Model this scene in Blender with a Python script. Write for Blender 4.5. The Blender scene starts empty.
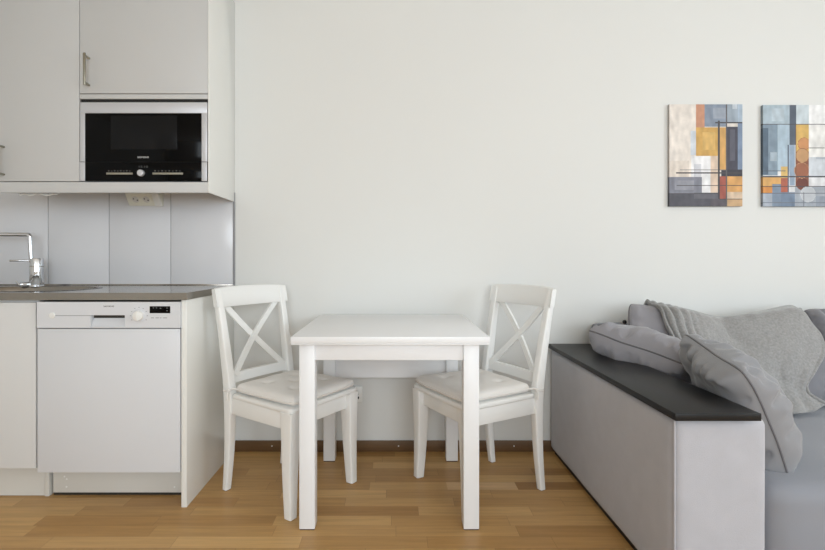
import bpy, bmesh, math, random
from mathutils import Vector, Matrix, noise
from mathutils.bvhtree import BVHTree

S = bpy.context.scene
COL = S.collection
PI = math.pi
F, CX, CY, CH, CD = 495.0, 395.0, 259.5, 1.026, 2.655     # focal length (px), principal point, camera height, distance to wall


def at(u, v, d):
    """point at depth d from the camera plane that the photo shows at pixel (u, v)"""
    return Vector(((u - CX) * d / F, d - CD, CH - (v - CY) * d / F))


# ------------------------------------------------------------------ materials
def srgb(r, g, b):
    f = lambda c: (c / 255) / 12.92 if c / 255 <= 0.04045 else ((c / 255 + 0.055) / 1.055) ** 2.4
    return (f(r), f(g), f(b), 1)


class NT:
    def __init__(s, name):
        s.m = bpy.data.materials.new(name)
        s.m.use_nodes = True
        s.t = s.m.node_tree
        s.b = s.t.nodes['Principled BSDF']

    def n(s, kind, **kw):
        nd = s.t.nodes.new(kind)
        for k, v in kw.items():
            if k.startswith('i_'):
                k = k[2:]
                key = int(k) if k.isdigit() else k.replace('_', ' ')
                if hasattr(v, 'is_linked') and hasattr(v, 'node'):
                    s.t.links.new(v, nd.inputs[key])
                else:
                    nd.inputs[key].default_value = v
            else:
                setattr(nd, k, v)
        return nd

    def math(s, op, a, b=0.0, c=0.0):
        nd = s.n('ShaderNodeMath', operation=op)
        for i, v in enumerate((a, b, c)):
            if hasattr(v, 'node'):
                s.t.links.new(v, nd.inputs[i])
            else:
                nd.inputs[i].default_value = v
        return nd.outputs[0]

    def mix(s, f, a, b, bt='MIX'):
        nd = s.n('ShaderNodeMix', data_type='RGBA', blend_type=bt)
        for i, v in ((0, f), (6, a), (7, b)):
            if hasattr(v, 'node'):
                s.t.links.new(v, nd.inputs[i])
            else:
                nd.inputs[i].default_value = v
        return nd.outputs[2]

    def set(s, **kw):
        for k, v in kw.items():
            k = k.replace('_', ' ')
            if hasattr(v, 'node'):
                s.t.links.new(v, s.b.inputs[k])
            else:
                s.b.inputs[k].default_value = v
        return s

    def bump(s, h, strength=0.2, dist=0.002):
        b = s.n('ShaderNodeBump', i_Strength=strength, i_Distance=dist)
        s.t.links.new(h, b.inputs['Height'])
        s.t.links.new(b.outputs[0], s.b.inputs['Normal'])

    def noise(s, scale, detail=4, vec=None, rough=0.55):
        nd = s.n('ShaderNodeTexNoise', i_Scale=scale, i_Detail=detail, i_Roughness=rough)
        if vec is None:
            vec = s.n('ShaderNodeTexCoord').outputs['Object']
        s.t.links.new(vec, nd.inputs['Vector'])
        return nd.outputs['Fac']


def paint(name, col, rough=0.45, var=0.02, nscale=3.0, bump=0.0, bscale=200, metallic=0.0, coat=0.0, spec=0.5):
    k = NT(name)
    a = srgb(*col)
    dark = tuple(c * (1 - var) for c in a[:3]) + (1,)
    lite = tuple(min(1, c * (1 + var)) for c in a[:3]) + (1,)
    k.set(Base_Color=k.mix(k.noise(nscale), dark, lite), Roughness=rough, Metallic=metallic, Coat_Weight=coat)
    k.b.inputs['Specular IOR Level'].default_value = spec
    if bump:
        k.bump(k.noise(bscale, 2), bump, 0.001)
    return k.m


def fabric(name, col, var=0.12, scale=900, bump=0.35, sheen=0.25, blotch=6.0, rough=0.95):
    k = NT(name)
    a = srgb(*col)
    d1 = tuple(c * (1 - var) for c in a[:3]) + (1,)
    d2 = tuple(min(1, c * (1 + var)) for c in a[:3]) + (1,)
    fine = k.noise(scale, 2)
    big = k.noise(blotch, 3)
    c = k.mix(big, d1, d2)
    c = k.mix(k.math('MULTIPLY', fine, 0.5), c, d1)
    k.set(Base_Color=c, Roughness=rough, Sheen_Weight=sheen, Sheen_Roughness=0.4)
    k.b.inputs['Specular IOR Level'].default_value = 0.2
    k.bump(fine, bump, 0.0015)
    return k.m


M = {}
M['wall'] = paint('wall_paint', (224, 224, 221), 0.8, 0.012, 1.5, 0.08, 260, spec=0.25)
M['ceiling'] = paint('ceiling_paint', (238, 237, 233), 0.85, 0.01, 1.5)
M['door_up'] = paint('cabinet_front_beige', (199, 199, 198), 0.42, 0.01, 2, 0.03, 300)
M['door_low'] = paint('cabinet_front_white', (214, 214, 213), 0.4, 0.01, 2, 0.03, 300)
M['panel'] = paint('gloss_side_panel', (233, 233, 229), 0.22, 0.01, 2)
M['appl'] = paint('appliance_white', (217, 219, 223), 0.35, 0.008, 2)
M['appl_grey'] = paint('appliance_print', (150, 152, 156), 0.5)
M['silver'] = paint('microwave_silver', (205, 206, 210), 0.42, 0.02, 3, metallic=0.35)
M['black_glass'] = paint('black_glass', (4, 4, 5), 0.1, 0.0, spec=0.12)
M['black_window'] = paint('microwave_window', (24, 24, 25), 0.16, 0.05, 40, spec=0.12)
M['black'] = paint('matt_black', (14, 14, 15), 0.5)
M['slot'] = paint('dark_slot', (45, 42, 36), 0.6)
M['steel'] = paint('brushed_steel', (150, 145, 138), 0.16, 0.04, 30, metallic=1.0)
M['chrome'] = paint('chrome', (215, 217, 220), 0.08, 0.01, 5, metallic=1.0)
M['handle'] = paint('handle_nickel', (168, 164, 150), 0.3, 0.03, 20, metallic=1.0)
M['dim_print'] = paint('dim_grey_print', (96, 96, 94), 0.5)
M['print_white'] = paint('white_print', (215, 215, 215), 0.5)
M['print_dark'] = paint('dark_print', (50, 50, 54), 0.5)
M['bar_grey'] = paint('grey_button_bar', (150, 146, 132), 0.4)
M['tile'] = None
M['plinth'] = paint('plinth_white', (214, 212, 206), 0.5, 0.02, 4)
M['ivory'] = paint('ivory_plastic', (234, 232, 219), 0.4, 0.02, 8)
M['white_plastic'] = paint('white_plastic', (236, 236, 233), 0.35, 0.01, 8)
M['table'] = paint('table_white_foil', (235, 236, 238), 0.33, 0.008, 2)
M['chair'] = paint('chair_white_lacquer', (237, 237, 235), 0.38, 0.012, 6, 0.05, 90)
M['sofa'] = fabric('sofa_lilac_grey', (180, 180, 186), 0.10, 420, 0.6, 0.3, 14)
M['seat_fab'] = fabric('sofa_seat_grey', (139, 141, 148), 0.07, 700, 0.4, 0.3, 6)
M['pillow'] = fabric('pillow_lilac_grey', (152, 150, 155), 0.07, 900, 0.35, 0.35, 9)
M['pillow_taupe'] = fabric('pillow_warm_grey', (141, 141, 144), 0.08, 900, 0.35, 0.35, 9)
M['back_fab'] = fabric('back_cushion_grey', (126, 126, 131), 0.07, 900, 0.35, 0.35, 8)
M['piping_dark'] = fabric('piping_grey', (112, 110, 113), 0.05, 900, 0.2, 0.2)
M['throw'] = fabric('throw_wool_grey', (156, 155, 154), 0.42, 130, 1.0, 0.4, 110)
M['seatpad'] = fabric('seat_pad_cotton', (232, 229, 225), 0.03, 1200, 0.2, 0.1, 12)
M['skirt'] = None
M['rubber'] = paint('felt_foot', (70, 58, 45), 0.8)


def wood_skirt():
    k = NT('oak_skirting_dark')
    tc = k.n('ShaderNodeTexCoord').outputs['Object']
    mp = k.n('ShaderNodeMapping', i_Scale=(2.0, 30, 45))
    k.t.links.new(tc, mp.inputs[0])
    k.set(Base_Color=k.mix(k.noise(1.6, 5, mp.outputs[0]), srgb(82, 58, 34), srgb(118, 88, 55)), Roughness=0.5)
    return k.m


M['skirt'] = wood_skirt()


def tile_mat():
    k = NT('splashback_tile_glaze')
    k.set(Base_Color=k.mix(k.noise(2.0, 2), srgb(218, 218, 221), srgb(222, 222, 225)), Roughness=0.17)
    return k.m


M['tile'] = tile_mat()
M['grout'] = paint('grout_grey', (150, 150, 152), 0.8)


def black_panel_mat():
    k = NT('black_ash_panel')
    tc = k.n('ShaderNodeTexCoord').outputs['Object']
    mp = k.n('ShaderNodeMapping', i_Scale=(60, 3, 10))
    k.t.links.new(tc, mp.inputs[0])
    g = k.noise(2.0, 5, mp.outputs[0])
    k.set(Base_Color=k.mix(g, srgb(13, 13, 14), srgb(26, 25, 25)), Roughness=0.42)
    k.b.inputs['Specular IOR Level'].default_value = 0.32
    k.bump(g, 0.15, 0.001)
    return k.m


M['black_panel'] = black_panel_mat()


def parquet():
    k = NT('oak_parquet')
    tc = k.n('ShaderNodeTexCoord').outputs['Object']
    sp = k.n('ShaderNodeSeparateXYZ')
    k.t.links.new(tc, sp.inputs[0])
    x, y = sp.outputs[0], sp.outputs[1]
    W, L = 0.0745, 0.46
    r = k.math('DIVIDE', k.math('SUBTRACT', k.math('MULTIPLY', y, -1.0), 0.374), W)
    row = k.math('FLOOR', r)
    wn = k.n('ShaderNodeTexWhiteNoise', noise_dimensions='1D')
    k.t.links.new(row, wn.inputs['W'])
    xs = k.math('ADD', k.math('DIVIDE', x, L), k.math('MULTIPLY', wn.outputs['Value'], 7.3))
    cell = k.math('FLOOR', xs)
    cv = k.n('ShaderNodeCombineXYZ')
    k.t.links.new(row, cv.inputs[0])
    k.t.links.new(cell, cv.inputs[1])
    wc = k.n('ShaderNodeTexWhiteNoise', noise_dimensions='2D')
    k.t.links.new(cv.outputs[0], wc.inputs['Vector'])
    rnd = wc.outputs['Value']
    ramp = k.n('ShaderNodeValToRGB')
    k.t.links.new(rnd, ramp.inputs[0])
    e = ramp.color_ramp.elements
    e[0].position, e[0].color = 0.0, srgb(158, 116, 66)
    e[1].position, e[1].color = 1.0, srgb(208, 168, 112)
    for p_, c_ in ((0.22, srgb(178, 136, 82)), (0.55, srgb(190, 149, 94)), (0.85, srgb(197, 156, 101))):
        q = e.new(p_)
        q.color = c_
    # light replacement strip
    inx = k.math('MULTIPLY', k.math('GREATER_THAN', x, 0.235), k.math('LESS_THAN', x, 0.55))
    inr = k.math('MULTIPLY', k.math('GREATER_THAN', r, 0.0), k.math('LESS_THAN', r, 1.0))
    pale = k.math('MULTIPLY', k.math('MULTIPLY', inx, inr), 0.8)
    base = k.mix(pale, ramp.outputs[0], srgb(222, 186, 138))
    # grain
    gv = k.n('ShaderNodeCombineXYZ')
    k.t.links.new(k.math('ADD', k.math('MULTIPLY', x, 3.2), k.math('MULTIPLY', rnd, 37.0)), gv.inputs[0])
    k.t.links.new(k.math('ADD', k.math('MULTIPLY', y, 48.0), k.math('MULTIPLY', rnd, 91.0)), gv.inputs[1])
    g = k.noise(1.0, 6, gv.outputs[0], 0.62)
    gr = k.n('ShaderNodeMapRange', i_1=0.3, i_2=0.75, i_3=0.80, i_4=1.10)
    k.t.links.new(g, gr.inputs[0])
    mul = k.n('ShaderNodeVectorMath', operation='SCALE')
    k.t.links.new(base, mul.inputs[0])
    k.t.links.new(gr.outputs[0], mul.inputs['Scale'])
    # joints
    fr = k.math('FRACT', r)
    fx = k.math('FRACT', xs)
    j1 = k.math('LESS_THAN', fr, 0.014)
    j2 = k.math('LESS_THAN', fx, 0.0032)
    joint = k.math('MULTIPLY', k.math('MAXIMUM', j1, j2), 0.45)
    k.set(Base_Color=k.mix(joint, mul.outputs[0], srgb(86, 60, 34)), Roughness=0.42)
    k.b.inputs['Specular IOR Level'].default_value = 0.4
    k.bump(g, 0.06, 0.001)
    return k.m


M['floor'] = parquet()


def canvas_mat():
    k = NT('printed_canvas')
    a = k.n('ShaderNodeAttribute', attribute_name='pigment')
    n1 = k.noise(38, 6)
    n2 = k.noise(9, 3)
    rr = k.n('ShaderNodeMapRange', i_1=0.3, i_2=0.7, i_3=0.86, i_4=1.12)
    k.t.links.new(k.math('ADD', k.math('MULTIPLY', n1, 0.5), k.math('MULTIPLY', n2, 0.5)), rr.inputs[0])
    mul = k.n('ShaderNodeVectorMath', operation='SCALE')
    k.t.links.new(a.outputs['Color'], mul.inputs[0])
    k.t.links.new(rr.outputs[0], mul.inputs['Scale'])
    k.set(Base_Color=mul.outputs[0], Roughness=0.7)
    k.bump(k.noise(900, 1), 0.15, 0.0005)
    return k.m


M['canvas'] = canvas_mat()


# ------------------------------------------------------------------ object helpers
ROOTM = {}


def tag(o, label=None, cat=None, group=None, kind=None):
    for key, v in (('label', label), ('category', cat), ('group', group), ('kind', kind)):
        if v:
            o[key] = v
    return o


def empty(name, loc, rz=0.0, label=None, cat=None, group=None):
    o = bpy.data.objects.new(name, None)
    COL.objects.link(o)
    o.empty_display_size = 0.1
    o.location = loc
    o.rotation_euler = (0, 0, rz)
    ROOTM[o.name] = Matrix.Translation(loc) @ Matrix.Rotation(rz, 4, 'Z')
    return tag(o, label, cat, group)


class MB:
    def __init__(s):
        s.bm = bmesh.new()

    def _merge(s, b, mat=None):
        me = bpy.data.meshes.new('tmp')
        b.to_mesh(me)
        b.free()
        if mat is not None:
            me.transform(mat)
        s.bm.from_mesh(me)
        bpy.data.meshes.remove(me)
        return s

    def box(s, x0, x1, y0, y1, z0, z1, bev=0.0, seg=2, mat=None):
        b = bmesh.new()
        bmesh.ops.create_cube(b, size=1)
        for v in b.verts:
            v.co = Vector(((x0 + x1) / 2 + v.co.x * abs(x1 - x0), (y0 + y1) / 2 + v.co.y * abs(y1 - y0), (z0 + z1) / 2 + v.co.z * abs(z1 - z0)))
        if bev:
            bmesh.ops.bevel(b, geom=b.edges[:], offset=bev, segments=seg, profile=0.5, affect='EDGES')
        return s._merge(b, mat)

    def poly_prism(s, pts, axis, a0, a1, bev=0.0, mat=None, seg=2):
        """polygon pts in the plane normal to axis ('x','y','z'), extruded from a0 to a1"""
        b = bmesh.new()
        mk = {'x': lambda p, a: (a, p[0], p[1]), 'y': lambda p, a: (p[0], a, p[1]), 'z': lambda p, a: (p[0], p[1], a)}[axis]
        lo = [b.verts.new(mk(p, a0)) for p in pts]
        hi = [b.verts.new(mk(p, a1)) for p in pts]
        n = len(pts)
        b.faces.new(lo)
        b.faces.new(hi)
        for i in range(n):
            b.faces.new((lo[i], lo[(i + 1) % n], hi[(i + 1) % n], hi[i]))
        bmesh.ops.recalc_face_normals(b, faces=b.faces[:])
        if bev:
            bmesh.ops.bevel(b, geom=b.edges[:], offset=bev, segments=seg, profile=0.5, affect='EDGES')
        return s._merge(b, mat)

    def cyl(s, p0, p1, r0, r1=None, seg=24, bev=0.0):
        r1 = r0 if r1 is None else r1
        p0, p1 = Vector(p0), Vector(p1)
        d = p1 - p0
        b = bmesh.new()
        bmesh.ops.create_cone(b, cap_ends=True, segments=seg, radius1=r0, radius2=r1, depth=d.length)
        if bev:
            es = [e for e in b.edges if abs(abs(e.verts[0].co.z) - d.length / 2) < 1e-6 and abs(e.verts[0].co.z - e.verts[1].co.z) < 1e-6]
            bmesh.ops.bevel(b, geom=es, offset=bev, segments=2, profile=0.5, affect='EDGES')
        m = Matrix.Translation((p0 + p1) / 2) @ d.to_track_quat('Z', 'Y').to_matrix().to_4x4()
        return s._merge(b, m)

    def sphere(s, c, r, sx=1, sy=1, sz=1, seg=20):
        b = bmesh.new()
        bmesh.ops.create_uvsphere(b, u_segments=seg, v_segments=seg // 2 + 2, radius=r)
        return s._merge(b, Matrix.Translation(c) @ Matrix.Diagonal((sx, sy, sz, 1)))

    def tube(s, pts, r, closed=False, seg=8):
        pts = [Vector(p) for p in pts]
        n = len(pts)
        b = bmesh.new()
        rings = []
        up = Vector((0, 0, 1))
        prev = None
        for i, p in enumerate(pts):
            if closed:
                t = (pts[(i + 1) % n] - pts[i - 1]).normalized()
            else:
                t = (pts[min(i + 1, n - 1)] - pts[max(i - 1, 0)]).normalized()
            if prev is None:
                a = t.cross(up)
                if a.length < 1e-3:
                    a = t.cross(Vector((1, 0, 0)))
                a.normalize()
            else:
                a = prev - t * prev.dot(t)
                a.normalize()
            prev = a
            c = t.cross(a)
            rr = r(i / max(1, n - 1)) if callable(r) else r
            rings.append([b.verts.new(p + (a * math.cos(2 * PI * k / seg) + c * math.sin(2 * PI * k / seg)) * rr) for k in range(seg)])
        m = n if closed else n - 1
        for i in range(m):
            A, B = rings[i], rings[(i + 1) % n]
            for k in range(seg):
                b.faces.new((A[k], A[(k + 1) % seg], B[(k + 1) % seg], B[k]))
        if not closed:
            b.faces.new(rings[0][::-1])
            b.faces.new(rings[-1])
        bmesh.ops.recalc_face_normals(b, faces=b.faces[:])
        return s._merge(b)

    def loft(s, sections, cap=True, bev=0.0):
        """sections: list of equal-length closed loops"""
        b = bmesh.new()
        R = [[b.verts.new(p) for p in sec] for sec in sections]
        n = len(R[0])
        for A, B in zip(R, R[1:]):
            for k in range(n):
                b.faces.new((A[k], A[(k + 1) % n], B[(k + 1) % n], B[k]))
        if cap:
            b.faces.new(R[0][::-1])
            b.faces.new(R[-1])
        bmesh.ops.recalc_face_normals(b, faces=b.faces[:])
        if bev:
            es = [e for e in b.edges if e.calc_face_angle(0) > 0.6]
            bmesh.ops.bevel(b, geom=es, offset=bev, segments=2, profile=0.5, affect='EDGES')
        return s._merge(b)

    def build(s, name, mat, parent=None, smooth=True, world=True, angle=0.6, sub=0):
        me = bpy.data.meshes.new(name)
        if parent is not None and world:
            inv = ROOTM[parent.name].inverted()
            s.bm.transform(inv)
        for f in s.bm.faces:
            f.smooth = smooth
        if smooth:
            for e in s.bm.edges:
                if len(e.link_faces) == 2 and e.calc_face_angle(0) > angle:
                    e.smooth = False
        s.bm.to_mesh(me)
        s.bm.free()
        me.materials.append(mat)
        o = bpy.data.objects.new(name, me)
        COL.objects.link(o)
        if parent is not None:
            o.parent = parent
            ROOTM[o.name] = ROOTM[parent.name]
        else:
            ROOTM[o.name] = Matrix.Identity(4)
        if sub:
            md = o.modifiers.new('smooth', 'SUBSURF')
            md.levels = md.render_levels = sub
        return o


def copy_tree(o, parent=None):
    c = o.copy()
    COL.objects.link(c)
    if parent is not None:
        c.parent = parent
    for ch in list(o.children):
        copy_tree(ch, c)
    return c


def lettering(name, body, center, height, mat, parent, width=None):
    """raised print facing the camera side (-y), centred at a world point"""
    cu = bpy.data.curves.new(name, 'FONT')
    cu.body = body
    cu.align_x = 'CENTER'
    cu.align_y = 'CENTER'
    cu.size = height * 1.38
    cu.extrude = 0.0002
    cu.offset = 0.0
    cu.materials.append(mat)
    tmp = bpy.data.objects.new(name, cu)
    COL.objects.link(tmp)
    bpy.context.view_layer.update()
    dg = bpy.context.evaluated_depsgraph_get()
    me = bpy.data.meshes.new_from_object(tmp.evaluated_get(dg))
    bpy.data.objects.remove(tmp)
    me.materials.clear()
    me.materials.append(mat)
    o = bpy.data.objects.new(name, me)
    COL.objects.link(o)
    o.parent = parent
    o.matrix_local = ROOTM[parent.name].inverted() @ Matrix.Translation(center) @ Matrix.Rotation(PI / 2, 4, 'X')
    if width:
        bpy.context.view_layer.update()
        if o.dimensions.x > 0:
            o.scale = (width / o.dimensions.x, 1, 1)
    return o


# ------------------------------------------------------------------ room
RX0, RX1, RY0, CEIL = -2.7, 3.7, -6.0, 2.55


def struct(o, label=None):
    o['kind'] = 'structure'
    if label:
        o['label'] = label
    return o


struct(MB().box(RX0, RX1, RY0, 0.0, -0.1, 0).build('floor', M['floor']), 'oak strip parquet floor')
struct(MB().box(RX0 - 0.1, RX1 + 0.1, 0, 0.1, -0.1, CEIL).build('wall_back', M['wall']), 'white painted wall behind the table')
struct(MB().box(RX0 - 0.1, RX0, RY0, 0, -0.1, CEIL).build('wall_left', M['wall']))
QY0, QY1, QZ0, QZ1 = -4.3, -1.5, 0.85, 2.4
w = MB()
w.box(RX1, RX1 + 0.1, RY0, QY0, -0.1, CEIL)
w.box(RX1, RX1 + 0.1, QY1, 0, -0.1, CEIL)
w.box(RX1, RX1 + 0.1, QY0, QY1, -0.1, QZ0)
w.box(RX1, RX1 + 0.1, QY0, QY1, QZ1, CEIL)
struct(w.build('wall_right', M['wall']))
w = MB()
for a in (QY0, (QY0 + QY1) / 2 - 0.03, QY1 - 0.06):
    w.box(RX1 + 0.03, RX1 + 0.08, a, a + 0.06, QZ0, QZ1)
w.box(RX1 + 0.03, RX1 + 0.08, QY0, QY1, QZ0, QZ0 + 0.06)
w.box(RX1 + 0.03, RX1 + 0.08, QY0, QY1, QZ1 - 0.06, QZ1)
struct(w.build('window_2', M['white_plastic']))
struct(MB().box(RX0 - 0.1, RX1 + 0.1, RY0 - 0.1, 0.1, CEIL, CEIL + 0.1).build('ceiling', M['ceiling']))
WX0, WX1, WZ0, WZ1 = -1.1, 2.5, 0.9, 2.4
w = MB()
w.box(RX0 - 0.1, WX0, RY0 - 0.1, RY0, -0.1, CEIL)
w.box(WX1, RX1 + 0.1, RY0 - 0.1, RY0, -0.1, CEIL)
w.box(WX0, WX1, RY0 - 0.1, RY0, -0.1, WZ0)
w.box(WX0, WX1, RY0 - 0.1, RY0, WZ1, CEIL)
struct(w.build('wall_front', M['wall']))
w = MB()
for a in (WX0, (WX0 + WX1) / 2 - 0.03, WX1 - 0.06):
    w.box(a, a + 0.06, RY0 - 0.08, RY0 - 0.02, WZ0, WZ1)
w.box(WX0, WX1, RY0 - 0.08, RY0 - 0.02, WZ0, WZ0 + 0.06)
w.box(WX0, WX1, RY0 - 0.08, RY0 - 0.02, WZ1 - 0.06, WZ1)
struct(w.build('window_1', M['white_plastic']))

KX = -0.858           # outer (right) face of the kitchen's cover panels
bb = MB()
bb.box(KX + 0.002, RX1, -0.014, 0.0, 0.0, 0.057, 0.002)
base = struct(bb.build('baseboard_back', M['skirt']), 'dark brown wooden skirting board')
sc = MB()
for u in (272, 398.5, 514):
    p = at(u, 446, 2.64)
    sc.cyl((p.x, -0.0145, p.z), (p.x, -0.0165, p.z), 0.0035, seg=10)
sc.build('screw', M['white_plastic'], base)

# ------------------------------------------------------------------ kitchen, wall units
YU = 2.286 - CD       # front plane of the wall units
GX = at(79.5, 0, 2.286).x
X2 = at(208, 0, 2.286).x
ZB = 1.384            # underside of the wall units
TOP = 2.40
zup = lambda v: at(0, v, 2.286).z
xup = lambda u: at(u, 0, 2.286).x


def bar_handle(parent, name, x, z0, z1, y, r=0.005, out=0.034):
    h = MB()
    for z in (z0, z1):
        h.cyl((x, y, z), (x, y - out, z), 0.0052, seg=14)
    h.box(x - 0.0055, x + 0.0055, y - out - 0.006, y - out + 0.002, z0 - 0.012, z1 + 0.012, 0.0025)
    return h.build(name, M['handle'], parent)


LX = GX - 0.40
cab = empty('wall_cabinet', ((LX + GX) / 2, YU / 2, ZB), 0,
            'beige wall cabinet left of the microwave, single tall door', 'kitchen cabinet')
MB().box(LX + 0.001, GX - 0.001, YU + 0.021, -0.001, ZB, TOP).build('carcass', M['door_up'], cab)
d = MB().box(LX + 0.0015, GX - 0.0015, YU, YU + 0.019, zup(181.2), TOP - 0.002, 0.0012).build('door', M['door_up'], cab)
bar_handle(d, 'handle', xup(4.0), zup(174.5), zup(147), YU)

cab = empty('microwave_cabinet', ((GX + X2) / 2, YU / 2, ZB), 0,
            'beige wall cabinet above the built-in microwave, handle at its left', 'kitchen cabinet')
zs = zup(98.5)
c = MB()
c.box(GX + 0.001, X2 - 0.001, YU + 0.021, -0.001, zup(99), TOP)           # upper box
c.box(GX + 0.001, GX + 0.004, YU + 0.021, -0.001, ZB, zup(99))
c.box(X2 - 0.004, X2 - 0.001, YU + 0.021, -0.001, ZB, zup(99))
c.box(GX + 0.001, X2 - 0.001, YU + 0.021, -0.001, ZB, ZB + 0.004)
c.build('carcass', M['door_up'], cab)
MB().box(GX + 0.0015, X2 - 0.001, YU, YU + 0.019, zup(98.9), zup(94.2), 0.001).build('shelf_edge', M['door_up'], cab)
d = MB().box(GX + 0.0015, X2 - 0.001, YU, YU + 0.019, zup(93.4), TOP - 0.002, 0.0012).build('door', M['door_up'], cab)
bar_handle(d, 'handle', xup(89.3), zup(85.3), zup(58.5), YU)

tag(MB().box(RX0 + 0.3, X2 - 0.001, YU + 0.001, YU + 0.019, 1.335, ZB - 0.0005, 0.001).build('light_rail', M['door_up']),
    'beige light rail strip running under the wall cabinets', 'cabinet trim')
tag(MB().box(X2, KX, YU - 0.001, -0.0005, 1.335, TOP, 0.001).build('cover_panel', M['panel']),
    'tall white cover panel closing the right side of the wall cabinets', 'cabinet panel')

# microwave
YM = YU - 0.001
mw = empty('microwave_oven', ((GX + X2) / 2, YU / 2, ZB + 0.005), 0,
           'built-in microwave oven with black glass front and silver frame', 'microwave')
x0, x1, xa, xb = xup(80.2), xup(207.2), xup(85), xup(201.6)
zt, zg, zl, zb = zup(102.3), zup(113.2), zup(161.8), zup(181.0)
MB().box(x0 + 0.001, x1 - 0.001, YM + 0.006, -0.03, zb + 0.004, zup(99.15)).build('housing', M['black'], mw)  # top raised so its black stands in for shade in the gap above the frame
fr = MB()
fr.box(x0, x1, YM, YM + 0.022, zg, zt, 0.0015)
fr.box(x0, xa, YM, YM + 0.022, zl + 0.001, zg + 0.001, 0.0012)
fr.box(xb, x1, YM, YM + 0.022, zl + 0.001, zg + 0.001, 0.0012)
fr.box(x0 - 0.003, xa, YM, YM + 0.022, zb, zl - 0.0015, 0.0012)
fr.box(xb, x1 - 0.001, YM, YM + 0.022, zb, zl - 0.0015, 0.0012)
fr.build('frame', M['silver'], mw)
gd = MB().box(xa, xb, YM + 0.002, YM + 0.022, zl + 0.001, zg, 0.0008).build('glass_door', M['black_glass'], mw)
MB().box(xup(110.5), xup(177), YM + 0.0012, YM + 0.003, zup(149.5), zup(115.5), 0.0005).build('viewing_window', M['black_window'], gd)
lettering('logo', 'SIEMENS', (xup(143), YM + 0.0016, zup(157.3)), 0.0078, M['print_white'], gd, 0.052)
cp = MB().box(xa, xb, YM + 0.002, YM + 0.022, zb, zl - 0.0012, 0.0008).build('control_panel', M['black_glass'], mw)
for a, b in ((106.3, 132.6), (152.6, 183)):
    MB().box(xup(a), xup(b), YM - 0.0005, YM + 0.0025, zup(174.5), zup(172.6), 0.0008).build('button_bar', M['bar_grey'], cp)
    ic = MB()
    for k in range(8):
        uu = a + 2.3 + k * (b - a - 4) / 7.4
        ic.box(xup(uu - 0.65), xup(uu + 0.65), YM + 0.0012, YM + 0.0024, zup(171.3), zup(170.2 + 0.4 * (k % 2)))
    ic.build('icon_print', M['dim_print'], cp)
MB().cyl((xup(141.5), YM + 0.003, zup(173.2)), (xup(141.5), YM - 0.014, zup(173.2)), 0.0155, 0.0145, 28, 0.002).build('knob', M['silver'], cp)
lettering('clock_digits', '15:10', (xup(143.0), YM + 0.0016, zup(166.8)), 0.0095, M['dim_print'], cp, 0.042)

# ------------------------------------------------------------------ backsplash
XE = at(233.3, 0, 2.645).x
bs = empty('backsplash', (-1.7, -0.005, 0.885), 0, 'glossy pale grey tile splashback behind the kitchen worktop', 'backsplash')
bs['kind'] = 'structure'
t = MB()
edges = [XE, at(170.8, 0, 2.645).x, at(109.2, 0, 2.645).x, at(48.2, 0, 2.645).x]
edges += [edges[-1] - 0.327, edges[-1] - 0.654]
for a, b in zip(edges, edges[1:]):
    t.box(b + 0.0018, a - 0.0018, -0.011, -0.002, 0.892, 1.384, 0.0012)
t.build('tiles', M['tile'], bs)
MB().box(edges[-1], XE, -0.007, -0.001, 0.889, 1.384).build('grout', M['grout'], bs)
MB().box(XE, XE + 0.008, -0.014, -0.001, 0.886, 1.384, 0.001).build('edge_trim', M['grout'], bs)
MB().box(edges[-1], XE, -0.016, -0.001, 0.886, 0.895, 0.002).build('sealing_strip', M['steel'], bs)

# corner socket under the cabinet
so = empty('corner_socket', (at(143, 0, 2.6).x, -0.03, 1.30), 0,
           'ivory double corner socket block under the microwave cabinet', 'power socket')
sx0, sx1 = at(126.5, 0, 2.6).x, at(160, 0, 2.6).x
prof = [(-0.0125, 1.383), (-0.075, 1.383), (-0.075, 1.374), (-0.030, 1.312), (-0.0125, 1.312)]
MB().poly_prism(prof, 'x', sx0, sx1, 0.002).build('housing', M['ivory'], so)
nrm = Vector((0, -0.062, -0.045)).normalized()
for uu in (135.5, 146.3):
    c0 = Vector((at(uu, 0, 2.6).x, -0.0525, 1.343))
    MB().cyl(c0 - nrm * 0.002, c0 + nrm * 0.003, 0.0225, 0.0225, 28, 0.001).build('outlet_ring', M['ivory'], so)
    MB().cyl(c0 + nrm * 0.002, c0 + nrm * 0.0034, 0.0185, 0.0185, 28).build('outlet_recess', M['plinth'], so)
    h = MB()
    for s_ in (-1, 1):
        q = c0 + Vector((s_ * 0.0085, 0, 0)) + Vector((0, 0.59, -0.81)) * (0.004 * s_)
        h.cyl(q + nrm * 0.003, q + nrm * 0.0042, 0.0035, seg=10)
    h.build('pin_holes', M['black'], so)
pl = MB()
xa_, xb_ = at(153.5, 0, 2.6).x, at(160.5, 0, 2.6).x
pl.poly_prism([(-0.079, 1.380), (-0.082, 1.366), (-0.038, 1.306), (-0.030, 1.310)], 'x', xa_, xb_, 0.003)
pl.build('switch_rocker', M['white_plastic'], so)

# loose cable of the under-cabinet lamp
pts = []
for i in range(40):
    tt = i / 39
    uu = 20 + 36 * tt
    pts.append((at(uu, 0, 2.33).x, 2.33 - CD + 0.004 * math.sin(9 * tt), 1.332 + 0.0045 * math.sin(tt * 15) + 0.004 * math.sin(tt * PI) - 0.002))
pts = [(pts[0][0] - 0.03, pts[0][1] + 0.05, 1.38)] + pts + [(pts[-1][0] + 0.03, pts[-1][1] + 0.05, 1.38)]
tag(MB().tube(pts, 0.0042, seg=8).build('hanging_cable', M['white_plastic']), 'thin white cable sagging just below the light rail above the tap', 'cable')

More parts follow.
